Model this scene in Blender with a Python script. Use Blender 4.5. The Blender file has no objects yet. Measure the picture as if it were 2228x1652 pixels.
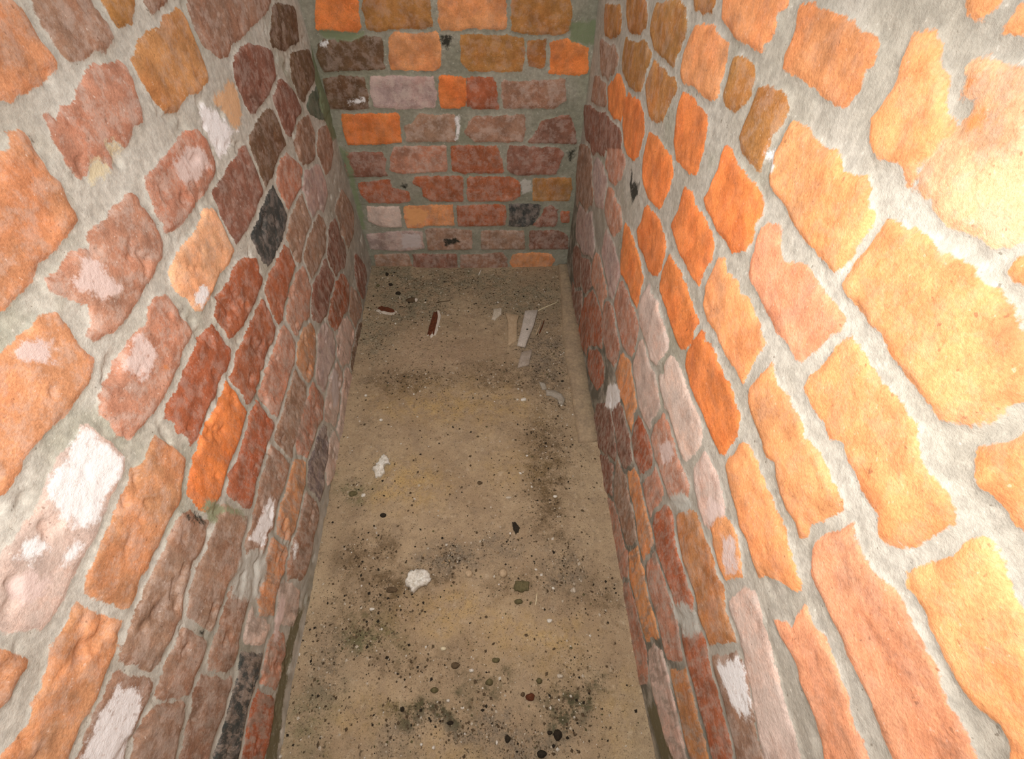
import bpy, math, random
import numpy as np
from mathutils import Matrix, Vector

# ------------------------------------------------------------------ camera, world, light, exposure
SC = bpy.context.scene
COL = SC.collection

cam_data = bpy.data.cameras.new('camera')
cam_data.sensor_fit = 'HORIZONTAL'
cam_data.sensor_width = 36.0
cam_data.lens = 16.9163
cam_data.clip_start = 0.005
cam = bpy.data.objects.new('camera', cam_data)
COL.objects.link(cam)
CAM_POS = Vector((0.0, 0.0, 0.90755))
_rt = Vector((0.99843846, -0.04616304, 0.03145824))
_up = Vector((0.01672868, 0.78436873, 0.62006922))
_fw = Vector((0.05329913, 0.6185747, -0.78391616))
cam.matrix_world = Matrix(((_rt.x, _up.x, -_fw.x, CAM_POS.x), (_rt.y, _up.y, -_fw.y, CAM_POS.y),
                           (_rt.z, _up.z, -_fw.z, CAM_POS.z), (0, 0, 0, 1)))
SC.camera = cam

world = bpy.data.worlds.new('world')
SC.world = world
world.use_nodes = True
bg = world.node_tree.nodes['Background']
bg.inputs['Color'].default_value = (1.0, 0.985, 0.96, 1)
bg.inputs['Strength'].default_value = 0.92

# the torch of the phone held over the pit, pointing where the camera looks
torch_data = bpy.data.lights.new('phone_torch', 'SPOT')
torch_data.energy = 17.2
torch_data.color = (1.0, 0.97, 0.93)
torch_data.spot_size = math.radians(138)
torch_data.spot_blend = 1.0
torch_data.shadow_soft_size = 0.04
torch = bpy.data.objects.new('phone_torch', torch_data)
torch.location = (-0.035, 0.03, 0.93)
torch.rotation_euler = Vector((_fw.x + 0.03, _fw.y - 0.17, _fw.z)).to_track_quat('-Z', 'Y').to_euler()
COL.objects.link(torch)

SC.cycles.max_bounces = 4
SC.cycles.diffuse_bounces = 2
SC.cycles.glossy_bounces = 1
SC.cycles.adaptive_threshold = 0.03

SC.view_settings.view_transform = 'Standard'
SC.view_settings.look = 'None'
SC.view_settings.exposure = 0.15
SC.view_settings.gamma = 1.0
SC.view_settings.use_curve_mapping = False

# ------------------------------------------------------------------ measurements (metres)
XL, XR, D = -0.3248, 0.2432, 1.1414       # side walls and back wall at the floor
AL, BL = -0.01304, -0.02603               # slight lean of the left wall
AR, BR = 0.00267, -0.02465                # slight lean of the right wall
TOP = 0.868
Y0 = -0.5

# outlines of the bricks as they lie on each wall, with the shadowed gap at the left foot painted as one dark brick, in mm along the wall and up from the floor
BRICKS = """
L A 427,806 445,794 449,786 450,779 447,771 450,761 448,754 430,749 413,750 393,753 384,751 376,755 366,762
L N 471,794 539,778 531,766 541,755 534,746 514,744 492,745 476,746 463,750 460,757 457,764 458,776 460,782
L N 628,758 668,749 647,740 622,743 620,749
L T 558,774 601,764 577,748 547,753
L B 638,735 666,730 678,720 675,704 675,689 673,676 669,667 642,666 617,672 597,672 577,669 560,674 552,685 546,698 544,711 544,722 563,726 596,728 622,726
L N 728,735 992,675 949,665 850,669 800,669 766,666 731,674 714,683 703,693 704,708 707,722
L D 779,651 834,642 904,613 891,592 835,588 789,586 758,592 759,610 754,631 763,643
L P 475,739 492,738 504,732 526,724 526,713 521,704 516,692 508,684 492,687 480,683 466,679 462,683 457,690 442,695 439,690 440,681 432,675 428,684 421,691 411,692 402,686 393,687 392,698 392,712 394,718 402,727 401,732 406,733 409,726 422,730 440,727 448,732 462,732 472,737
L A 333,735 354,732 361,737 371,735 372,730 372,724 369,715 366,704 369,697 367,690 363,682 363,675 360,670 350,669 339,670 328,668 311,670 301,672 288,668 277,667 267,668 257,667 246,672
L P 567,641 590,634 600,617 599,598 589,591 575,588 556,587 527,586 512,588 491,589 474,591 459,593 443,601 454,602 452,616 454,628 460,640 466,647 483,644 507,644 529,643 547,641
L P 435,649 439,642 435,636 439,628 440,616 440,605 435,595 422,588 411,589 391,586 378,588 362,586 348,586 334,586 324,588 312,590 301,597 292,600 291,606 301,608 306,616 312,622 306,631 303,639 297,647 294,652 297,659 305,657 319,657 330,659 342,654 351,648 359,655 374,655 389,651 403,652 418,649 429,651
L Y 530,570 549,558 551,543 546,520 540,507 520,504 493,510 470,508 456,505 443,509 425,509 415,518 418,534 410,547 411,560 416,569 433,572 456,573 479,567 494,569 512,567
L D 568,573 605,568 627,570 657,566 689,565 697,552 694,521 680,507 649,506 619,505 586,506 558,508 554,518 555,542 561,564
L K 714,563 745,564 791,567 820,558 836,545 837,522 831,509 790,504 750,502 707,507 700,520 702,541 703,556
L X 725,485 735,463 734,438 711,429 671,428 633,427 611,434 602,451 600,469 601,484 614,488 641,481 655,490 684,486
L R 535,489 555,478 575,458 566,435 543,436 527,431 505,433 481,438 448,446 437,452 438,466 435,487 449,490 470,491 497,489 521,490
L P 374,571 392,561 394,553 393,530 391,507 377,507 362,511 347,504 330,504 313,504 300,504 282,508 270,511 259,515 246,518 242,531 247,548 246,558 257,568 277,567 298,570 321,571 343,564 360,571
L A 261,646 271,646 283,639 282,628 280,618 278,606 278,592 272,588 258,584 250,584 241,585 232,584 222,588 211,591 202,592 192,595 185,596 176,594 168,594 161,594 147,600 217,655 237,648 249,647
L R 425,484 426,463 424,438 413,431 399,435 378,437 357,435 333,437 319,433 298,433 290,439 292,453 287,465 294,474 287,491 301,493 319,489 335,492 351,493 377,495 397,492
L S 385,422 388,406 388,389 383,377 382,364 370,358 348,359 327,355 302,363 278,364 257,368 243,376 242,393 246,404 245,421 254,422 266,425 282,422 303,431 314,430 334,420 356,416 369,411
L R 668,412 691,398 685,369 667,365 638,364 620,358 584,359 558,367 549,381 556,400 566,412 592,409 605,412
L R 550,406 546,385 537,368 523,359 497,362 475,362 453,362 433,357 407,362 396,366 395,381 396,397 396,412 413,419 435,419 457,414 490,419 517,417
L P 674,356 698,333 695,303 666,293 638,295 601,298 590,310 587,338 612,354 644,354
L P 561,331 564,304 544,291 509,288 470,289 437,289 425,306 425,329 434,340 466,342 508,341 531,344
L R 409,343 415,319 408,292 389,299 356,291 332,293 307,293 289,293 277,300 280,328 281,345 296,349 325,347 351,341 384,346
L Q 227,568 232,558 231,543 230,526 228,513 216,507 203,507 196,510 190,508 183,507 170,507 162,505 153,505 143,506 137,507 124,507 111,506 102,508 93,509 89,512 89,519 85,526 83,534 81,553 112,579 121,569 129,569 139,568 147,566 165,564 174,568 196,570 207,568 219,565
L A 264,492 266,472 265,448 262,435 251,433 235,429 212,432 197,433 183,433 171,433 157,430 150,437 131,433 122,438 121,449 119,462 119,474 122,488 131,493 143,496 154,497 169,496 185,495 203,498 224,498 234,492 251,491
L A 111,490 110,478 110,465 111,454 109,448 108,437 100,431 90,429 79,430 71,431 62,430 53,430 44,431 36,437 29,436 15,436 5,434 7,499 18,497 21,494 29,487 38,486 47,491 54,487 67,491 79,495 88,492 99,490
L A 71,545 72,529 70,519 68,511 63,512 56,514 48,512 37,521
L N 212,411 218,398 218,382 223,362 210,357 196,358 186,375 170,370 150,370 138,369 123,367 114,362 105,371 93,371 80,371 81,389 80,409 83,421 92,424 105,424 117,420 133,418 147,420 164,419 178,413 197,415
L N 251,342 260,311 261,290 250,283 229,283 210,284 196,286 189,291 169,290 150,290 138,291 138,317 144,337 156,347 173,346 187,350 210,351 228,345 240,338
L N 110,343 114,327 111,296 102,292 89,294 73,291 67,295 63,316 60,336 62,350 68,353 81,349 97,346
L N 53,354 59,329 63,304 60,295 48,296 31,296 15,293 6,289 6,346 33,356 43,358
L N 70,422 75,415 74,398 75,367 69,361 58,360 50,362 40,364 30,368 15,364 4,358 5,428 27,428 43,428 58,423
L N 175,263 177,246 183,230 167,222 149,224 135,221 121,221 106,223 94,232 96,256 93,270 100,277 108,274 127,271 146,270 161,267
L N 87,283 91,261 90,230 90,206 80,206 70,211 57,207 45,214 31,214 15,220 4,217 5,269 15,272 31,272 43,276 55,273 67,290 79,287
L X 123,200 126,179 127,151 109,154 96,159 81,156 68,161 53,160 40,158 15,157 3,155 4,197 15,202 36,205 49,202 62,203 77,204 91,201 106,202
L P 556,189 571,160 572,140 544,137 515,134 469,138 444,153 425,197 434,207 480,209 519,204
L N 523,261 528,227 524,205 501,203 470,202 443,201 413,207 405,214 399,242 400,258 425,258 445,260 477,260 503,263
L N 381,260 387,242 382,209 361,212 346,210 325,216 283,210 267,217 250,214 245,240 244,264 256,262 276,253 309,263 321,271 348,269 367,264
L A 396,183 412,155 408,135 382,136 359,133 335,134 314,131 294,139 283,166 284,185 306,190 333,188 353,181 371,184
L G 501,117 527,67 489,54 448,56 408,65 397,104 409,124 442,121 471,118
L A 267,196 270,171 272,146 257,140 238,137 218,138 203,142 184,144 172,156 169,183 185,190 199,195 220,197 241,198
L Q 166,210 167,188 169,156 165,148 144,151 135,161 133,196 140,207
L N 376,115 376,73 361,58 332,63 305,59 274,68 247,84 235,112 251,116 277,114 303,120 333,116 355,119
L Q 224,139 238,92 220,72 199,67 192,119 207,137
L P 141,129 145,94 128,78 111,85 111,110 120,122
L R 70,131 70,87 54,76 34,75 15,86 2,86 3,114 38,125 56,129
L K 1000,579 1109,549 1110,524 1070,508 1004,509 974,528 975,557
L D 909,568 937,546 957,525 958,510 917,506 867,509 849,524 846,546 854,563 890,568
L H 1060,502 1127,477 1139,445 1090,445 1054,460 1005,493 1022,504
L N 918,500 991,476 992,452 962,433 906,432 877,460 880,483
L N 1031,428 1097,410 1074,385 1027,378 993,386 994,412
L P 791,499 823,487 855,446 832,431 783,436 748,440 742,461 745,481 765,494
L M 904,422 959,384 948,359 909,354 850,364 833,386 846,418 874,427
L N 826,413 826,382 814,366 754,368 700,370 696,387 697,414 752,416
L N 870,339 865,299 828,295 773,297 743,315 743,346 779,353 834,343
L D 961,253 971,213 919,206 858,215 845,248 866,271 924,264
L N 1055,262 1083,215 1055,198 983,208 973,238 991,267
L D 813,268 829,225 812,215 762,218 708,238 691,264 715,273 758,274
L R 870,177 882,133 861,120 801,129 751,140 740,178 784,198 827,192
L M 690,193 716,158 705,131 670,130 614,138 580,142 578,172 594,190 638,195
L A 616,274 632,244 617,218 588,208 557,218 550,248 557,264 587,271
L Q 796,134 840,75 826,41 771,44 712,77 708,115 739,133
L D 1013,110 1043,57 995,46 983,79
L N 903,98 930,49 865,49 845,86
L Q 678,104 678,57 632,49 578,56 558,104 597,119 648,117
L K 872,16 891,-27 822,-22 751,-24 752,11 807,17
L Q 707,43 729,-2 669,-2 598,-12 569,22 654,43
L Q 527,64 539,26 522,-2 480,17 453,38 455,54 494,57
B S -296,646 -228,647 -233,607 -237,588 -247,583 -318,584 -313,607
B T -216,647 -102,650 -99,619 -99,591 -108,586 -216,584 -224,596 -226,616
B O -75,650 49,653 50,597 41,589 -74,589 -78,599
B T 61,653 155,655 175,624 176,596 166,584 79,582 64,589 60,622
B K -322,553 -308,561 -260,559 -225,569 -202,567 -200,547 -207,524 -199,519 -324,511 -330,532
B O -174,580 -89,579 -85,554 -88,524 -98,517 -187,518 -180,561
B T -35,575 -23,578 87,575 91,555 90,527 84,518 -22,516 -37,530
B T 94,568 133,571 136,527 133,525 97,529
B S 141,566 173,572 217,557 223,517 201,514 146,516
B K -330,490 -296,496 -249,494 -244,469 -247,440 -289,435 -331,439 -330,468
B M -230,497 -190,497 -102,498 -95,471 -102,445 -161,441 -237,443 -241,469
B S -89,499 -32,500 -35,443 -92,443 -94,471
B R -31,500 23,500 32,473 36,443 -34,443
B N 48,493 80,490 176,497 183,460 159,445 49,444 45,470
B S -308,421 -189,423 -191,390 -192,364 -309,360 -312,389
B N -138,423 -104,420 -64,424 -66,368 -172,366 -172,397 -158,401
B N -19,417 92,423 97,393 91,370 -14,368 -37,386 -26,408
B D 139,410 195,425 211,394 218,368 112,366 124,381
B D -321,335 -240,335 -234,323 -238,283 -328,281 -328,304
B P -202,351 -89,353 -89,331 -92,297 -194,290 -227,296 -215,327
B R -70,352 30,353 42,323 48,294 -46,289 -70,297 -73,337
B D 68,354 178,352 191,339 183,308 178,289 79,288 64,301 63,341
B R -307,257 -235,267 -232,244 -193,234 -192,214 -225,208 -291,209 -308,234
B R -166,274 -56,278 -51,249 -56,215 -130,215 -150,228 -150,251 -171,262
B R -32,278 12,275 74,275 90,259 91,229 76,216 -34,216 -42,241
B T 130,273 217,274 223,250 221,219 133,216
B Q -298,192 -221,193 -219,170 -225,140 -276,140 -302,156
B O -206,193 -82,198 -80,170 -84,140 -203,136 -210,163
B R -70,193 30,200 57,196 60,170 54,145 -67,140 -69,170
B X 69,200 148,200 150,174 132,140 71,142
B D 154,170 162,189 177,196 196,185 201,152 193,140 132,140
B R 206,179 226,179 228,152 209,152
B M -315,109 -226,120 -173,117 -171,68 -235,61 -315,68
B N -154,129 -114,133 -37,120 -39,67 -157,64
B N -3,120 106,120 112,67 -4,67
B D 130,120 203,120 231,105 236,66 133,67
B N -307,40 -219,43 -211,30 -210,3 -310,9
B D -202,42 -78,42 -81,-6 -209,-5
B N -68,39 49,46 63,29 64,-17 -71,-11
B O 88,41 138,48 190,41 203,25 190,-7 142,-14 94,-7 78,15
R T 737,724 663,747 625,751 613,740 620,727 622,714 625,701 670,697 709,697 739,706
R T 901,708 829,724 784,712 776,704 803,684 849,674 880,686
R T 611,774 561,785 553,771 574,764 598,766
R O 535,791 420,817 417,808 424,802 420,795 428,784 429,778 446,774 475,772 501,772 523,774
R O 580,753 549,760 519,762 495,760 492,753 487,740 485,723 492,716 519,711 546,710 578,703 593,707 595,724 592,734
R T 474,756 450,766 433,763 426,760 423,753 424,740 440,728 459,724 471,729 471,742 474,750
R T 414,755 406,759 391,765 368,766 363,763 363,753 365,742 367,731 365,717 368,712 384,709 402,710 413,717 414,731 413,745
R S 572,688 549,695 520,698 498,699 486,695 479,682 478,665 475,650 495,642 523,638 543,635 561,644 570,661 576,677
R T 701,675 657,685 612,689 600,684 613,668 618,649 638,637 670,633 696,642 713,652
R T 865,650 763,678 722,675 736,652 738,637 775,621 829,615 860,626
R S 925,576 875,597 822,600 811,590 820,555 864,538 916,538 939,552
R S 814,593 781,607 730,613 700,609 682,600 686,571 706,554 760,540 794,549 817,569
R S 650,606 617,617 585,618 553,624 541,613 542,591 546,581 554,563 586,553 615,553 640,560 652,580
R D 1134,441 1055,476 934,515 831,541 792,540 778,526 862,482 990,428 1078,420
R P 878,489 782,529 751,519 759,494 800,459 859,454
R M 939,426 846,441 840,401 892,378 952,388
R P 813,433 796,445 766,439 723,446 704,440 736,409 783,403 815,409
R S 670,451 637,460 598,460 563,459 546,454 542,431 540,411 566,398 606,395 638,395 659,424
R S 603,525 592,536 545,549 523,548 501,546 491,536 487,507 507,491 529,482 560,483 592,480 609,487 602,505
R S 494,622 469,631 454,626 423,631 399,632 387,626 381,613 386,593 385,576 404,572 428,570 448,568 472,570 498,573 492,594 493,610
R S 434,699 418,700 393,702 372,702 359,702 351,701 342,699 335,690 334,679 333,667 334,657 353,642 369,643 402,639 425,641 437,644 432,661 430,679 434,690
R S 475,546 452,551 422,555 394,552 372,548 357,548 352,533 357,504 369,495 388,492 419,493 446,495 472,493 483,511 482,528
R Q 511,465 491,463 467,476 450,472 422,472 401,471 398,456 411,423 430,412 459,416 478,410 504,411 521,418 517,442
R P 620,369 585,386 552,384 512,383 496,377 501,345 520,322 557,306 599,309 638,325
R O 370,624 358,630 355,624 346,623 329,629 315,627 299,633 281,632 268,631 255,627 255,609 254,592 250,578 266,577 278,573 300,571 322,571 342,566 364,570 370,587 369,604
R Z 329,685 309,701 301,695 289,686 277,689 258,702 251,701 237,701 220,702 212,704 204,702 202,696 206,683 209,670 214,659 213,652 219,648 233,650 250,646 263,646 277,646 292,648 308,646 317,649 324,662 328,674
R O 351,757 345,758 330,761 316,761 301,762 290,766 281,763 275,759 264,763 252,768 244,763 242,762 235,759 230,754 229,745 229,734 230,724 232,718 243,717 257,716 274,714 290,713 303,713 314,715 331,715 343,714 348,718 353,732 352,744 352,751
R O 395,791 394,801 401,812 383,818 375,817 344,821 332,822 326,821 310,821 301,819 299,813 302,807 300,799 302,792 305,787 315,784 329,783 344,784 359,783 372,781 390,779 396,784
R O 276,832 264,836 259,832 250,827 243,824 237,818 229,813 224,813 220,811 219,804 221,797 226,792 223,787 220,781 228,783 236,786 245,783 252,782 261,782 270,787 275,792 272,799 271,805 271,810 272,815 276,822 278,830
R Y 234,832 230,836 222,836 205,842 152,797 155,793 160,788 166,787 174,786 182,784 191,782 202,783 204,784 213,782 217,783 221,788 224,795 222,801 221,808 217,812 219,817 217,821 218,826 227,824
R O 262,853 242,857 240,851 241,848 247,847 253,849
R O 223,857 229,855 228,851 229,847 223,847 213,849
R O 220,761 212,765 208,765 201,767 192,771 186,771 181,771 175,771 169,773 162,776 158,774 154,774 152,773 147,774 142,774 138,773 129,771 119,770 105,759 107,754 108,748 105,745 104,740 105,735 109,730 114,726 119,721 124,721 130,720 136,719 143,719 150,718 155,717 163,717 171,718 179,720 186,717 196,718 205,717 213,716 222,717 222,725 224,733 222,742 221,751 220,757
R O 149,796 153,791 152,787 150,785 145,785 140,787
R O 193,700 184,699 178,700 169,699 162,698 157,698 151,701 140,704 133,704 126,704 118,700 110,693 101,696 92,697 84,697 79,693 77,685 79,675 79,665 81,655 86,647 92,645 99,651 109,651 119,650 129,651 140,651 148,652 156,644 167,647 177,642 195,643 197,644 199,654 196,663 196,675 198,686
R O 235,624 225,619 217,619 206,623 194,622 186,625 178,625 169,620 163,625 152,628 140,627 132,627 123,628 114,627 114,620 115,605 119,596 121,584 115,579 117,571 127,573 139,568 152,569 163,571 173,579 185,568 196,570 208,571 225,572 235,573 241,581 239,591 238,605
R Z 103,579 106,588 106,607 104,627 95,623 87,623 79,625 71,628 63,633 56,635 48,634 39,634 31,634 24,634 16,632 7,632 -1,634 -10,632 -16,628 -18,570 -10,573 -3,571 7,572 17,575 26,572 34,572 42,570 51,571 62,570 73,569 82,567 91,566 98,571
R O 67,649 69,655 66,664 66,676 67,686 68,695 67,702 62,703 58,702 51,700 46,696 39,697 30,698 -16,660 -16,648 -4,656 2,656 6,652 12,648 19,646 26,646 33,646 41,646 49,648 56,647 62,645
R O 95,723 98,727 98,733 94,743 91,749 60,723 68,720 74,721 77,721 83,720 85,717 89,718
R Z 76,494 73,509 66,515 73,532 75,542 70,545 64,543 55,550 46,552 38,552 31,552 21,549 13,546 5,545 0,549 -10,545 -18,541 -19,493 -10,496 2,500 11,503 23,502 33,500 45,503 55,500 66,495
R O 211,543 206,547 197,550 190,552 177,553 166,549 157,553 146,550 134,552 129,555 120,554 106,551 96,549 91,552 88,545 90,538 97,527 104,516 109,504 111,493 123,493 133,494 144,495 156,491 170,495 183,494 196,496 212,500 215,507 212,525
R S 347,545 337,553 332,544 314,555 296,554 274,556 257,557 240,554 230,550 223,542 222,525 221,509 227,496 241,494 257,492 275,493 298,488 322,487 342,491 353,503 351,524
R Q 381,465 369,474 348,476 326,476 305,476 285,481 268,479 258,465 259,448 270,419 284,411 301,411 322,407 347,409 376,403 385,411 375,428 386,443
R Q 485,377 461,388 438,381 399,397 383,396 368,395 365,372 368,337 389,325 417,327 446,329 471,326 483,348
R O 546,283 503,306 475,301 444,289 422,268 412,247 439,243 470,254 504,254 531,254
R P 685,259 634,291 584,293 551,287 560,260 613,229 659,232
R R 876,79 822,168 762,222 715,212 679,174 705,127 770,63 843,22
R P 818,260 760,290 710,284 716,244 766,225 819,226
R M 767,359 711,369 666,366 655,327 684,317 726,317 765,323
R D 943,181 870,219 833,196 856,156 927,136
R D 990,39 896,102 862,92 919,15 985,-2
R R 738,78 684,139 619,144 640,93 707,60
R D 577,47 514,144 479,150 453,139 445,116 472,57 522,3 570,-2
R D 496,167 462,220 416,232 394,222 383,200 394,166 427,164 464,164
R R 405,269 384,295 358,305 333,304 320,291 327,260 349,252 373,249 396,242
R P 352,352 331,399 312,398 285,396 268,393 240,397 238,386 261,350 282,334 310,333 338,331
R P 320,259 299,310 277,317 266,300 277,251 304,244
R O 364,181 339,215 309,223 287,222 267,218 239,223 230,206 233,176 254,171 284,182 314,174 346,163
R N 401,124 366,159 335,152 306,154 276,144 275,113 293,79 331,82 372,71 407,77
R P 426,-57 396,8 346,45 306,57 270,64 255,42 272,-28 321,-52 381,-72
R D 529,-45 466,68 416,86 405,50 423,-11 475,-59
R Q 241,432 245,466 228,471 216,475 203,474 186,473 176,468 177,443 178,421 199,416 224,421
R O 179,426 184,447 174,469 157,480 143,476 125,466 123,462 131,429 143,427 159,428
R B 210,349 206,386 194,402 176,403 158,403 141,405 123,407 106,403 90,404 79,407 90,343 103,338 120,341 139,345 161,341 181,334 199,333
R R 256,269 250,304 227,315 210,316 190,315 174,310 169,313 150,317 139,318 140,292 153,276 174,272 195,262 220,251 243,259
R O 261,95 249,142 224,145 200,141 175,141 152,143 132,146 135,118 152,85 174,80 203,77 231,85
R P 220,184 216,218 193,226 169,230 149,237 131,238 111,237 90,234 91,219 102,194 121,193 143,193 163,189 188,177
R Q 120,127 100,146 77,158 55,161 35,162 9,165 -10,175 -22,177 -22,152 20,110 46,102 68,94 102,96
R B 74,192 71,238 55,244 40,245 18,243 -6,231 -6,188 21,188 45,193
R R 102,267 94,322 78,320 59,315 44,322 25,316 7,318 0,308 3,280 17,277 37,265 55,263 77,264
R P 222,21 190,75 161,74 129,64 101,46 102,0 148,4 191,3
R N 68,339 71,353 64,382 68,401 61,413 51,411 38,408 25,404 13,397 -1,397 -10,395 -19,393 -19,344 -10,348 6,347 29,344 47,342
R Q 105,431 108,461 100,476 90,475 80,473 67,470 56,470 48,469 35,464 22,462 9,462 -3,461 -12,457 -20,452 -22,392 -6,398 7,399 29,408 47,413 59,414 76,421 90,421 102,419
R T 1057,646 938,673 915,657 976,624 1030,618
R N 1058,592 951,621 902,616 917,587 1002,557
R N 1074,523 970,557 930,537 1005,502 1069,491
R N 1149,334 1024,400 940,354 969,287 1087,255
R M 1060,254 928,305 862,271 943,198 1042,194
R D 1036,114 974,168 929,118 973,65
L K 993,651 1093,622 1064,591 975,604 929,624
"""
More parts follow.
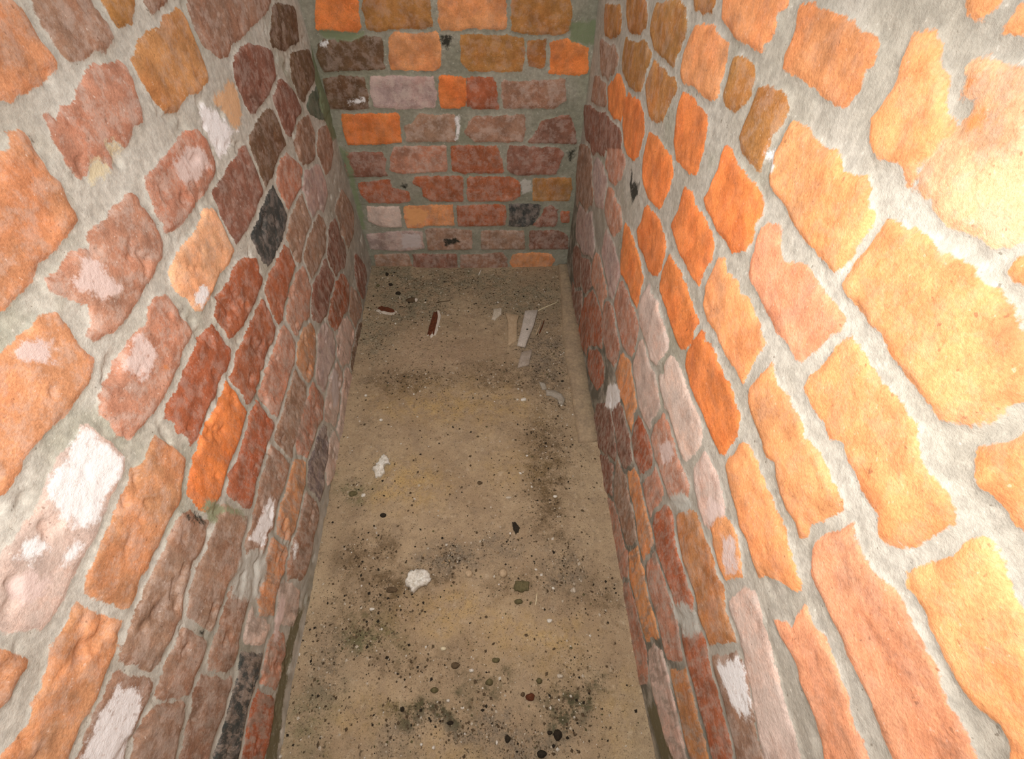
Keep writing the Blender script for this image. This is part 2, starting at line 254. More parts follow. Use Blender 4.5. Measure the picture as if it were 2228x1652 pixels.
# courses continuing out of the photograph
MORE_BRICKS = """
L R -494,12 -374,12 -374,76 -494,76
L B -362,12 -242,12 -242,76 -362,76
L R -230,12 -110,12 -110,76 -230,76
L N -496,88 -440,88 -440,152 -496,152
L B -428,88 -308,88 -308,152 -428,152
L B -296,88 -176,88 -176,152 -296,152
L O -164,88 -44,88 -44,152 -164,152
L P -494,163 -374,163 -374,227 -494,227
L O -362,163 -242,163 -242,227 -362,227
L N -230,163 -110,163 -110,227 -230,227
L R -496,238 -440,238 -440,302 -496,302
L B -428,238 -308,238 -308,302 -428,302
L R -296,238 -176,238 -176,302 -296,302
L O -164,238 -44,238 -44,302 -164,302
L B -494,314 -374,314 -374,378 -494,378
L O -362,314 -242,314 -242,378 -362,378
L R -230,314 -110,314 -110,378 -230,378
L N -496,390 -440,390 -440,454 -496,454
L R -428,390 -308,390 -308,454 -428,454
L P -296,390 -176,390 -176,454 -296,454
L N -164,390 -44,390 -44,454 -164,454
L R -494,465 -374,465 -374,529 -494,529
L O -362,465 -242,465 -242,529 -362,529
L R -230,465 -110,465 -110,529 -230,529
L N -496,540 -440,540 -440,604 -496,604
L N -428,540 -308,540 -308,604 -428,604
L R -296,540 -176,540 -176,604 -296,604
L P -164,540 -44,540 -44,604 -164,604
L R -494,616 -374,616 -374,680 -494,680
L B -362,616 -242,616 -242,680 -362,680
L N -230,616 -110,616 -110,680 -230,680
L B -98,616 22,616 22,680 -98,680
L N 34,616 154,616 154,680 34,680
L P -496,692 -440,692 -440,756 -496,756
L B -428,692 -308,692 -308,756 -428,756
L P -296,692 -176,692 -176,756 -296,756
L P -164,692 -44,692 -44,756 -164,756
L P -32,692 88,692 88,756 -32,756
L P 100,692 220,692 220,756 100,756
L P 1024,692 1137,692 1137,756 1024,756
L B -494,767 -374,767 -374,831 -494,831
L P -362,767 -242,767 -242,831 -362,831
L P -230,767 -110,767 -110,831 -230,831
L R -98,767 22,767 22,831 -98,831
L O 34,767 154,767 154,831 34,831
L B 166,767 286,767 286,831 166,831
L N 694,767 814,767 814,831 694,831
L P 826,767 946,767 946,831 826,831
L O 958,767 1078,767 1078,831 958,831
L O 1090,767 1137,767 1137,831 1090,831
L N -496,842 -440,842 -440,862 -496,862
L B -428,842 -308,842 -308,862 -428,862
L N -296,842 -176,842 -176,862 -296,862
L P -164,842 -44,842 -44,862 -164,862
L R -32,842 88,842 88,862 -32,862
L R 100,842 220,842 220,862 100,862
L R 232,842 352,842 352,862 232,862
L P 364,842 484,842 484,862 364,862
L N 496,842 616,842 616,862 496,862
L B 628,842 748,842 748,862 628,862
L P 760,842 880,842 880,862 760,862
L R 892,842 1012,842 1012,862 892,862
L R 1024,842 1137,842 1137,862 1024,862
R S -494,12 -374,12 -374,76 -494,76
R O -362,12 -242,12 -242,76 -362,76
R R -230,12 -110,12 -110,76 -230,76
R B -496,88 -440,88 -440,152 -496,152
R R -428,88 -308,88 -308,152 -428,152
R P -296,88 -176,88 -176,152 -296,152
R O -164,88 -44,88 -44,152 -164,152
R B -494,163 -374,163 -374,227 -494,227
R P -362,163 -242,163 -242,227 -362,227
R O -230,163 -110,163 -110,227 -230,227
R R -496,238 -440,238 -440,302 -496,302
R B -428,238 -308,238 -308,302 -428,302
R O -296,238 -176,238 -176,302 -296,302
R N -164,238 -44,238 -44,302 -164,302
R O -494,314 -374,314 -374,378 -494,378
R R -362,314 -242,314 -242,378 -362,378
R S -230,314 -110,314 -110,378 -230,378
R T -496,390 -440,390 -440,454 -496,454
R N -428,390 -308,390 -308,454 -428,454
R T -296,390 -176,390 -176,454 -296,454
R O -164,390 -44,390 -44,454 -164,454
R R -494,465 -374,465 -374,529 -494,529
R S -362,465 -242,465 -242,529 -362,529
R O -230,465 -110,465 -110,529 -230,529
R B -496,540 -440,540 -440,604 -496,604
R B -428,540 -308,540 -308,604 -428,604
R N -296,540 -176,540 -176,604 -296,604
R O -164,540 -44,540 -44,604 -164,604
R O -494,616 -374,616 -374,680 -494,680
R T -362,616 -242,616 -242,680 -362,680
R R -230,616 -110,616 -110,680 -230,680
R R -496,692 -440,692 -440,756 -496,756
R N -428,692 -308,692 -308,756 -428,756
R R -296,692 -176,692 -176,756 -296,756
R R -164,692 -44,692 -44,756 -164,756
R S 1024,692 1137,692 1137,756 1024,756
R T -494,767 -374,767 -374,831 -494,831
R T -362,767 -242,767 -242,831 -362,831
R O -230,767 -110,767 -110,831 -230,831
R N -98,767 22,767 22,831 -98,831
R P 694,767 814,767 814,831 694,831
R R 826,767 946,767 946,831 826,831
R O 958,767 1078,767 1078,831 958,831
R T 1090,767 1137,767 1137,831 1090,831
R O -496,842 -440,842 -440,862 -496,862
R S -428,842 -308,842 -308,862 -428,862
R S -296,842 -176,842 -176,862 -296,862
R R -164,842 -44,842 -44,862 -164,862
R O -32,842 88,842 88,862 -32,862
R N 364,842 484,842 484,862 364,862
R P 496,842 616,842 616,862 496,862
R R 628,842 748,842 748,862 628,862
R P 760,842 880,842 880,862 760,862
R O 892,842 1012,842 1012,862 892,862
R R 1024,842 1137,842 1137,862 1024,862
B S -356,692 -300,692 -300,756 -356,756
B P -288,692 -168,692 -168,756 -288,756
B R -156,692 -36,692 -36,756 -156,756
B R -24,692 96,692 96,756 -24,756
B O 108,692 228,692 228,756 108,756
B N -354,767 -234,767 -234,831 -354,831
B N -222,767 -102,767 -102,831 -222,831
B S -90,767 30,767 30,831 -90,831
B P 42,767 162,767 162,831 42,831
B O 174,767 256,767 256,831 174,831
B T -356,842 -300,842 -300,862 -356,862
B T -288,842 -168,842 -168,862 -288,862
B B -156,842 -36,842 -36,862 -156,862
B R -24,842 96,842 96,862 -24,862
B T 108,842 228,842 228,862 108,862
F N -354,12 -234,12 -234,76 -354,76
F T -222,12 -102,12 -102,76 -222,76
F O -90,12 30,12 30,76 -90,76
F R 42,12 162,12 162,76 42,76
F P 174,12 256,12 256,76 174,76
F R -356,88 -300,88 -300,152 -356,152
F O -288,88 -168,88 -168,152 -288,152
F S -156,88 -36,88 -36,152 -156,152
F S -24,88 96,88 96,152 -24,152
F O 108,88 228,88 228,152 108,152
F O -354,163 -234,163 -234,227 -354,227
F B -222,163 -102,163 -102,227 -222,227
F O -90,163 30,163 30,227 -90,227
F B 42,163 162,163 162,227 42,227
F S 174,163 256,163 256,227 174,227
F N -356,238 -300,238 -300,302 -356,302
F P -288,238 -168,238 -168,302 -288,302
F N -156,238 -36,238 -36,302 -156,302
F T -24,238 96,238 96,302 -24,302
F O 108,238 228,238 228,302 108,302
F O -354,314 -234,314 -234,378 -354,378
F O -222,314 -102,314 -102,378 -222,378
F T -90,314 30,314 30,378 -90,378
F B 42,314 162,314 162,378 42,378
F B 174,314 256,314 256,378 174,378
F R -356,390 -300,390 -300,454 -356,454
F O -288,390 -168,390 -168,454 -288,454
F R -156,390 -36,390 -36,454 -156,454
F S -24,390 96,390 96,454 -24,454
F O 108,390 228,390 228,454 108,454
F B -354,465 -234,465 -234,529 -354,529
F R -222,465 -102,465 -102,529 -222,529
F R -90,465 30,465 30,529 -90,529
F S 42,465 162,465 162,529 42,529
F S 174,465 256,465 256,529 174,529
F O -356,540 -300,540 -300,604 -356,604
F S -288,540 -168,540 -168,604 -288,604
F P -156,540 -36,540 -36,604 -156,604
F O -24,540 96,540 96,604 -24,604
F S 108,540 228,540 228,604 108,604
F R -354,616 -234,616 -234,680 -354,680
F O -222,616 -102,616 -102,680 -222,680
F O -90,616 30,616 30,680 -90,680
F S 42,616 162,616 162,680 42,680
F P 174,616 256,616 256,680 174,680
F T -356,692 -300,692 -300,756 -356,756
F R -288,692 -168,692 -168,756 -288,756
F R -156,692 -36,692 -36,756 -156,756
F R -24,692 96,692 96,756 -24,756
F P 108,692 228,692 228,756 108,756
F R -354,767 -234,767 -234,831 -354,831
F N -222,767 -102,767 -102,831 -222,831
F R -90,767 30,767 30,831 -90,831
F O 42,767 162,767 162,831 42,831
F O 174,767 256,767 256,831 174,831
F O -356,842 -300,842 -300,862 -356,862
F T -288,842 -168,842 -168,862 -288,862
F O -156,842 -36,842 -36,862 -156,862
F R -24,842 96,842 96,862 -24,862
F P 108,842 228,842 228,862 108,862
"""
# lime, moss, holes, stains and plain white marks on the walls
PATCHES = """
L cream 414,693 425,689 430,682 432,675 424,670 416,670 410,676 400,678 398,683
L cream 442,695 457,690 463,680 447,677 435,676 440,687
L white 624,649 640,647 646,639 663,633 663,623 671,613 674,602 694,590 687,590 665,596 661,586 641,587 614,590 612,599 611,616 611,632 616,643
L buff 672,645 694,641 726,643 738,633 743,620 726,597 704,591 681,595 677,611 671,628 657,638
L palepink 516,637 556,634 582,624 589,607 587,596 542,601 516,609 513,622
L palepink 337,650 348,643 352,633 350,624 348,614 352,606 339,607 328,611 316,614 320,624 314,631 310,640 312,645 324,644
L white 444,530 454,520 455,507 428,508 417,522 421,530
L palepink 236,648 251,645 260,637 269,628 252,617 242,625 236,638
L white 227,568 232,558 231,543 230,526 228,513 216,508 196,510 170,507 163,510 159,526 159,536 162,555 168,566 196,570 207,568
L white 66,412 63,400 66,387 66,372 52,367 40,366 29,368 13,362 5,424 29,423 42,422 57,417
L white 318,241 318,220 302,213 283,210 267,217 250,214 245,240 244,264 256,262 276,253 294,250
L palegrey 227,271 246,233 244,200 215,189 189,196 178,218 172,267 202,275
L lime 659,123 671,86 658,60 609,60 584,79 607,112
L moss 249,382 258,349 273,295 263,288 253,334 231,354 233,387
L dark 219,415 231,386 226,366 220,368 216,404
L dark 128,314 129,300 123,292 122,306
L orange 330,526 336,520 332,515 325,518
B green 177,605 232,610 254,587 249,563 182,566
B green -316,582 -230,580 -227,569 -258,561 -312,563
B dark -80,577 -53,578 -58,560 -68,547 -79,560
B white -61,425 -51,424 -49,399 -54,369 -63,368 -58,399
B white -326,561 -305,565 -299,560 -312,554 -322,553
B white -290,455 -256,460 -249,449 -274,445 -294,445
B dark 202,346 223,352 220,327 212,320
B palegrey 92,273 126,273 126,236 99,229
B dark -113,101 -79,101 -63,89 -90,81 -109,72
B lime -226,117 -173,117 -173,69 -230,66
B dark -193,240 -187,259 -202,261 -211,249
B peach -206,193 -164,195 -141,182 -164,143 -202,139
R dark 715,536 686,525 653,540 647,524 666,495 692,509
R white 370,727 360,733 344,729 346,723 359,724
R orange 233,831 225,835 220,830 222,825 228,823 231,828
R orange 217,821 209,823 204,821 206,817 212,814 216,814
R white 567,171 521,230 493,247 482,218 495,181 547,117 565,136
R palepink 325,347 309,391 284,395 284,372 296,347
R palegrey 259,335 238,388 215,400 214,376 228,350 248,332
R palepink 162,451 152,478 139,473 124,464 131,432 146,438
R palepink 204,448 189,471 177,468 179,430 198,427
R white 66,345 69,354 64,381 66,401 60,412 49,410 35,408 19,397 13,380 26,366 44,351
R palegrey 150,245 140,298 116,329 97,320 104,265 128,250
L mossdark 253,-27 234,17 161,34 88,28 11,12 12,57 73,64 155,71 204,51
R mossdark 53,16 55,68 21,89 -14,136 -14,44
L green 1140,557 1192,542 1150,451 1149,368 1094,383 1079,448 1092,504
L palepink 213,127 212,107 180,102 149,104 141,116 175,128
L white 293,118 293,105 272,104 263,116 277,121
B green -336,355 -314,339 -315,234 -314,126 -332,126 -332,234 -334,306
L white 134,563 143,554 141,540 131,540 124,550 126,561
L white 139,529 154,520 150,509 135,511 128,523
L palepink 111,560 121,547 121,525 105,523 96,537 101,554
L palepink 331,572 340,549 328,528 295,540 293,563
"""
DEBRIS = [
    ('slab', 'plaster_lump', 'crumbled white plaster lump lying in the near half of the floor', 'lump', 'white', 14.0, [(-149.7, 261.3), (-143.4, 274.7), (-130.5, 278.3), (-117.9, 277.0), (-108.5, 272.6), (-106.2, 261.3), (-108.9, 251.9), (-118.6, 249.9), (-127.2, 245.6), (-133.3, 240.4), (-139.8, 240.6), (-143.7, 248.5), (-150.3, 250.3)]),
    ('slab', 'plaster_lump', 'bone-shaped white plaster piece toward the left wall', 'lump', 'white', 11.0, [(-237.7, 486.4), (-229.7, 497.9), (-224.5, 509.7), (-219.7, 517.2), (-211.4, 512.6), (-205.3, 500.4), (-202.7, 493.9), (-212.5, 496.3), (-215.3, 487.8), (-211.9, 475.0), (-218.4, 466.9), (-227.6, 466.1), (-232.3, 473.6)]),
    ('slab', 'rusty_scrap', 'rusted brown strip standing lengthwise in a white crust, nearer the middle', 'scrap', 'rust', 5.0, [(-149.8, 870.4), (-144.9, 908.6), (-137.6, 950.0), (-129.2, 955.3), (-125.7, 932.4), (-128.8, 898.2), (-133.2, 868.5)]),
    ('slab', 'rusty_scrap', 'short rusted strip over a white crust beside the left wall', 'scrap', 'rust', 5.0, [(-288.4, 968.0), (-280.7, 975.1), (-243.7, 962.1), (-240.2, 951.4), (-252.2, 949.8), (-277.3, 957.2)]),
    ('slab', 'board_offcut', 'long pale grey offcut with one small dark hole near the far right corner', 'offcut', 'palegrey', 7.0, [(107.2, 945.0), (142.4, 948.1), (126.6, 887.6), (99.0, 814.9), (79.5, 821.6), (95.1, 888.1)]),
    ('slab', 'board_offcut', 'sandy buff offcut lying left of the pale grey offcut', 'offcut', 'buff', 5.0, [(53.5, 940.4), (90.1, 929.4), (83.8, 903.5), (80.4, 839.0), (56.1, 822.0), (59.4, 903.9)]),
    ('slab', 'board_offcut', 'dusty grey offcut lying in front of the pale grey one with the hole', 'offcut', 'grey', 4.0, [(88.8, 801.1), (117.3, 809.9), (105.8, 760.0), (76.9, 751.7)]),
    ('slab', 'stone_flake', 'pale pointed stone flake left of the offcuts by the back right corner', 'flake', 'pale', 6.0, [(22.8, 953.3), (45.5, 960.1), (42.1, 933.5), (25.6, 914.6), (17.2, 918.2)]),
    ('slab', 'plastic_fragment', 'dull translucent grey curved plastic fragment beside the right ledge', 'fragment', 'plastic', 6.0, [(139.6, 679.8), (159.3, 679.3), (176.5, 666.8), (182.3, 650.6), (177.7, 638.9), (167.0, 639.2), (165.2, 652.3), (152.1, 662.0), (139.2, 663.6)]),
    ('slab', 'plastic_fragment', 'narrow grey plastic strip pointing at the curved plastic fragment', 'fragment', 'plastic', 4.0, [(125.3, 706.3), (140.3, 700.4), (143.1, 682.4), (132.1, 681.3)]),
    ('slab', 'dry_leaf', 'blackish curled leaf alone on the bare sand right of centre', 'leaf', 'black', 4.0, [(46.2, 360.5), (51.6, 361.2), (59.9, 349.0), (56.7, 340.1), (51.3, 337.6), (46.4, 347.7)]),
    ('slab', 'olive_stone', 'flat dark olive stone in the near right half of the floor', 'stone', 'olive', 7.0, [(42.2, 239.9), (46.8, 250.8), (61.9, 251.8), (70.8, 248.3), (68.3, 235.0), (57.4, 232.3), (46.0, 234.3)]),
    ('lump', 'olive_stone', 'smaller mossy green stone just in front of the flat olive stone', 'stone', 'olive', 6.0, [(50.0, 216.5), (6.5, 4.5)]),
    ('lump', 'brown_pellet', 'largest brown pellet, pale at one end, near the back left', 'pellet', 'brown', 5.0, [(-201.5, 999.6), (15.0, 9.5)]),
    ('lump', 'dark_pellet', 'dark oval pellet left of the largest brown pellet', 'pellet', 'black', 4.0, [(-240.3, 1026.2), (7.6, 6.5)]),
    ('lump', 'dark_pellet', 'dark flattened pellet second from the back wall on the left', 'pellet', 'black', 4.0, [(-263.0, 1061.0), (6.4, 5.0)]),
    ('lump', 'dark_pellet', 'dark pellet closest to the back left corner', 'pellet', 'black', 4.0, [(-277.9, 1102.8), (5.2, 7.0)]),
    ('lump', 'olive_crumb', 'tiny olive crumb beside the back left wall foot', 'crumb', 'olive', 3.0, [(-298.2, 1057.4), (4.5, 5.8)]),
    ('stick', 'white_splinter', 'short bright white splinter at the foot of the back wall', 'splinter', 'white', 1.6, [(-17.7, 1104.8), (-8.2, 1129.6)]),
    ('stick', 'twig', 'thin dark twig among the grit near the back', 'twig', 'brown', 1.5, [(-132.2, 989.6), (-93.6, 996.5)]),
    ('stick', 'straw_stalk', 'pale straw stalk reaching from the offcuts to the right ledge', 'stalk', 'straw', 1.8, [(142.4, 948.1), (200.5, 987.5)]),
    ('stick', 'rusty_nail', 'thin rusty nail lying right of the pale grey offcut', 'nail', 'rust', 1.8, [(140.5, 864.0), (155.7, 914.5)]),
    ('stick', 'wood_sliver', 'pale wood sliver between the pale grey offcut and the rusty nail', 'sliver', 'buff', 2.2, [(130.6, 860.9), (149.6, 914.6)]),
    ('stick', 'straw_stalk', 'fine pale straw standing out right of the mossy green stone', 'stalk', 'straw', 1.0, [(78.7, 209.4), (84.4, 230.5)]),
    ('stick', 'straw_stalk', 'whitish straw at the very foot of the left wall in front', 'stalk', 'straw', 1.4, [(-313.9, 30.1), (-311.8, 40.4)]),
    ('lump', 'white_chip', 'bright white chip right of the middle, beside the curved plastic fragment', 'chip', 'white', 3.0, [(85.6, 654.2), (5.4, 4.5)]),
    ('lump', 'white_chip', 'small white chip at the left wall foot beyond the bone-shaped plaster', 'chip', 'white', 2.5, [(-279.1, 674.6), (3.2, 3.4)]),
    ('lump', 'white_chip', 'small white chip midway between the left wall and the bone-shaped plaster', 'chip', 'white', 2.5, [(-236.1, 606.1), (4.1, 3.2)]),
    ('lump', 'white_chip', 'flat white chip on the grit right of the curled leaf, further back', 'chip', 'white', 2.5, [(135.2, 412.2), (4.7, 2.5)]),
    ('lump', 'white_chip', 'faint pale chip left of the flat white chip, further back than the leaf', 'chip', 'pale', 2.5, [(41.2, 413.2), (5.6, 2.5)]),
    ('lump', 'white_chip', 'white oval chip in front left of the big plaster lump', 'chip', 'white', 3.0, [(-204.7, 215.2), (4.0, 2.5)]),
    ('lump', 'white_chip', 'rounded white chip beside the left wall in front of the bone-shaped plaster', 'chip', 'white', 3.0, [(-250.1, 428.4), (3.6, 4.3)]),
    ('lump', 'pebble', 'pale pebble near the right wall level with the olive stone', 'pebble', 'pale', 6.0, [(150.0, 232.7), (5.0, 4.7)]),
    ('lump', 'pebble', 'round buff pebble left of the flat olive stone', 'pebble', 'buff', 7.0, [(24.1, 266.1), (8.4, 7.6)]),
    ('lump', 'pebble', 'round buff pebble right of the big plaster lump', 'pebble', 'buff', 6.0, [(-37.7, 267.6), (7.5, 6.2)]),
    ('lump', 'pebble', 'whitish pebble on the yellowish sand in front of the straw', 'pebble', 'white', 4.0, [(102.3, 184.1), (4.8, 3.1)]),
    ('lump', 'pebble', 'cream pebble standing alone in the near middle of the floor', 'pebble', 'cream', 5.0, [(-78.5, 148.8), (5.3, 3.5)]),
    ('lump', 'pebble', 'white round pebble at the near left foot of the wall', 'pebble', 'white', 6.0, [(-311.7, 18.2), (4.7, 2.8)]),
    ('lump', 'brown_stone', 'rusty brown stone in the near right of the floor', 'stone', 'rust', 7.0, [(60.4, 74.9), (6.6, 5.2)]),
    ('lump', 'brown_stone', 'small brown stone left of the rusty brown stone', 'stone', 'brown', 5.0, [(49.0, 79.0), (3.6, 3.1)]),
    ('lump', 'dark_stone', 'largest blackish stone near the lower right, in two knobs', 'stone', 'black', 8.0, [(99.1, 25.1), (7.0, 6.8)]),
    ('lump', 'dark_stone', 'blackish stone closest to the camera on the right', 'stone', 'black', 8.0, [(73.4, 3.7), (7.6, 4.6)]),
    ('lump', 'dark_stone', 'blackish sliver of stone in the near middle of the floor', 'stone', 'black', 5.0, [(23.4, 24.1), (4.2, 4.8)]),
    ('lump', 'dark_stone', 'small blackish stone left of the largest blackish stone', 'stone', 'black', 4.0, [(87.5, 28.5), (3.5, 2.9)]),
    ('lump', 'dark_stone', 'dark oval stone on the left of the near moss stain', 'stone', 'black', 5.0, [(-138.9, 68.0), (2.8, 3.6)]),
    ('lump', 'dark_stone', 'dark stone on the right rim of the near moss stain', 'stone', 'black', 5.0, [(-64.4, 47.3), (4.9, 2.5)]),
    ('lump', 'dark_stone', 'dark stone in front of the bone-shaped plaster by the left wall', 'stone', 'black', 5.0, [(-204.9, 383.7), (6.2, 4.0)]),
    ('lump', 'dark_stone', 'dark stone midway along the floor, left of the leaf', 'stone', 'brown', 4.0, [(-16.8, 448.3), (5.7, 3.5)]),
    ('lump', 'dark_stone', 'dark greenish stone beside the rounded white chip at the left wall', 'stone', 'olive', 5.0, [(-270.8, 433.0), (7.3, 6.0)]),
    ('lump', 'dark_stone', 'dark brown stone beside the big plaster lump in front left', 'stone', 'brown', 6.0, [(-173.3, 245.0), (8.9, 5.3)]),
    ('lump', 'olive_stone', 'olive-brown stone at the near middle, furthest of two', 'stone', 'olive', 5.0, [(8.0, 127.8), (6.0, 3.9)]),
    ('lump', 'olive_stone', 'olive-brown stone at the near middle, nearest of two', 'stone', 'olive', 6.0, [(-3.8, 97.4), (5.9, 4.8)]),
    ('lump', 'olive_stone', 'dull olive stone left of the near middle, above the moss stain', 'stone', 'olive', 6.0, [(-90.5, 90.6), (6.5, 3.7)]),
    ('lump', 'olive_stone', 'olive stone on the grit by the near right wall', 'stone', 'olive', 6.0, [(76.8, 95.9), (5.2, 3.8)]),
    ('lump', 'brown_stone', 'reddish brown stone pair left of the near middle', 'stone', 'brown', 5.0, [(-57.3, 123.4), (7.5, 4.4)]),
    ('lump', 'white_chip', 'pale chip on the grey grit near the right wall in front', 'chip', 'pale', 4.0, [(110.9, 101.4), (4.5, 3.3)]),
    ('lump', 'white_chip', 'white chip in the near middle beside the olive-brown stones', 'chip', 'white', 4.0, [(-31.8, 115.2), (3.7, 2.7)]),
    ('lump', 'white_chip', 'white chip on the moss stain in front', 'chip', 'white', 4.0, [(-68.3, 76.3), (2.9, 2.1)]),
    ('lump', 'white_chip', 'white chip in front of the moss stain, right one of two', 'chip', 'white', 4.0, [(-88.0, 18.7), (2.7, 2.3)]),
    ('lump', 'white_chip', 'white chip in front of the moss stain, left one of two', 'chip', 'white', 4.0, [(-106.0, 22.8), (2.7, 1.9)]),
    ('lump', 'white_chip', 'thin white chip left of the blackish sliver in front', 'chip', 'white', 4.0, [(6.7, 20.4), (2.1, 2.8)]),
]
STAINS = [
    (-0.173, 0.716, 0.12, 0.043, 'dark', 0.45),
    (0.047, 0.725, 0.123, 0.059, 'dark', 0.4),
    (0.13, 0.543, 0.061, 0.112, 'dark', 0.5),
    (0.124, 0.375, 0.046, 0.101, 'dark', 0.4),
    (0.132, 0.277, 0.051, 0.052, 'grey', 0.5),
    (-0.224, 0.306, 0.059, 0.053, 'dark', 0.45),
    (-0.189, 0.226, 0.096, 0.047, 'dark', 0.4),
    (-0.072, 0.301, 0.06, 0.026, 'grey', 0.65),
    (0.014, 0.315, 0.078, 0.035, 'grey', 0.35),
    (-0.206, 0.176, 0.061, 0.044, 'moss', 0.6),
    (-0.268, 0.178, 0.046, 0.059, 'dark', 0.3),
    (-0.156, 0.133, 0.075, 0.034, 'dark', 0.35),
    (-0.085, 0.056, 0.078, 0.024, 'mossdark', 0.85),
    (-0.148, 0.053, 0.042, 0.018, 'mossdark', 0.5),
    (-0.022, 0.036, 0.105, 0.023, 'grey', 0.6),
    (0.122, 0.059, 0.058, 0.05, 'mossdark', 0.6),
    (0.055, 0.022, 0.105, 0.029, 'grey', 0.5),
    (-0.274, 0.065, 0.056, 0.05, 'moss', 0.4),
    (-0.138, 0.025, 0.055, 0.017, 'grey', 0.5),
    (-0.196, 1.005, 0.126, 0.118, 'greygreen', 0.55),
    (-0.269, 1.103, 0.078, 0.063, 'greygreen', 0.5),
    (0.095, 1.002, 0.154, 0.098, 'greygreen', 0.45),
    (-0.072, 1.081, 0.198, 0.062, 'greygreen', 0.5),
    (0.152, 0.782, 0.058, 0.165, 'grey', 0.55),
    (0.087, 0.15, 0.093, 0.05, 'yellow', 0.28),
    (-0.053, 0.198, 0.111, 0.045, 'yellow', 0.25),
    (-0.104, 0.647, 0.159, 0.067, 'yellow', 0.3),
    (0.054, 0.643, 0.085, 0.054, 'yellow', 0.22),
    (-0.17, 0.453, 0.084, 0.064, 'yellow', 0.33),
    (0.056, 0.478, 0.087, 0.067, 'yellow', 0.19),
    (-0.134, 0.802, 0.137, 0.063, 'pinkish', 0.3),
    (-0.197, 0.055, 0.077, 0.03, 'yellow', 0.19),
    (-0.049, 0.01, 0.082, 0.016, 'yellow', 0.19),
    (0.2, 0.044, 0.036, 0.062, 'yellow', 0.17),
    (-0.278, 0.868, 0.07, 0.103, 'greygreen', 0.4),
    (0.129, 0.115, 0.045, 0.041, 'dark', 0.3),
    (-0.104, 0.269, 0.05, 0.025, 'dark', 0.5),
    (-0.167, 0.24, 0.049, 0.024, 'dark', 0.6),
    (0.045, 0.248, 0.05, 0.032, 'dark', 0.35),
    (0.192, 0.226, 0.05, 0.04, 'dark', 0.4),
    (-0.051, 0.122, 0.12, 0.04, 'dark', 0.22),
    (-0.007, 0.095, 0.044, 0.025, 'mossdark', 0.4),
    (-0.274, 0.132, 0.044, 0.062, 'grey', 0.4),
    (-0.269, 0.436, 0.046, 0.031, 'moss', 0.5),
    (0.112, 0.444, 0.048, 0.076, 'dark', 0.5),
]

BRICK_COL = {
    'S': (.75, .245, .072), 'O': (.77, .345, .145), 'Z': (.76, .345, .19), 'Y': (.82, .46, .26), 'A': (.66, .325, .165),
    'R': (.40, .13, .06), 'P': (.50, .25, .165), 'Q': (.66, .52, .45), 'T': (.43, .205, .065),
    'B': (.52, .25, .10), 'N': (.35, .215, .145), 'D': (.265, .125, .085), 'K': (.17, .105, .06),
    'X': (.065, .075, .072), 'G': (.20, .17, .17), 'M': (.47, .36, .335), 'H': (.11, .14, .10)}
BRICK_BLOOM = {'P': .6, 'Q': .9, 'N': .55, 'D': .4, 'M': .75, 'R': .35, 'K': .35, 'X': .3, 'O': .14, 'A': .4, 'Y': .3, 'Z': .14, 'T': .25, 'B': .3, 'S': .06, 'G': .4, 'H': .15}
PATCH_COL = {
    'cream': (.74, .64, .43), 'white': (.92, .91, .91), 'buff': (.78, .48, .27), 'palepink': (.74, .58, .53),
    'palegrey': (.52, .51, .46), 'lime': (.60, .52, .50), 'moss': (.30, .32, .20), 'dark': (.03, .03, .022),
    'orange': (.74, .28, .10), 'green': (.22, .26, .15), 'peach': (.80, .40, .17),
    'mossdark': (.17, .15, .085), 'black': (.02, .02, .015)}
STAIN_COL = {
    'dark': (.175, .12, .065), 'grey': (.25, .20, .14), 'moss': (.17, .165, .085), 'mossdark': (.09, .085, .045),
    'greygreen': (.27, .235, .155), 'yellow': (.56, .38, .15), 'pinkish': (.47, .33, .22), 'lime': (.68, .57, .52)}

# ------------------------------------------------------------------ helpers
def _hash(ix, iy, seed):
    h = (ix.astype(np.int64) * 374761393 + iy.astype(np.int64) * 668265263 + seed * 1274126177) & 0xFFFFFFFF
    h = ((h ^ (h >> 13)) * 1274126177) & 0xFFFFFFFF
    return ((h ^ (h >> 16)) & 0xFFFF) / 65535.0

def vnoise(x, y, seed):
    ix, iy = np.floor(x), np.floor(y)
    fx, fy = x - ix, y - iy
    fx, fy = fx * fx * (3 - 2 * fx), fy * fy * (3 - 2 * fy)
    a, b = _hash(ix, iy, seed), _hash(ix + 1, iy, seed)
    c, d = _hash(ix, iy + 1, seed), _hash(ix + 1, iy + 1, seed)
    return (a * (1 - fx) + b * fx) * (1 - fy) + (c * (1 - fx) + d * fx) * fy

def fbm(x, y, freq, octaves, seed):
    s, a, t = 0.0, 1.0, 0.0
    for k in range(octaves):
        s = s + a * vnoise(x * freq, y * freq, seed + 17 * k)
        t += a
        a *= 0.5
        freq *= 2.03
    return s / t

def parse(txt):
    rows = []
    for line in txt.strip().splitlines():
        w = line.split()
        rows.append((w[0], w[1], np.array([[float(c) for c in q.split(',')] for q in w[2:]]) / 1000.0))
    return rows

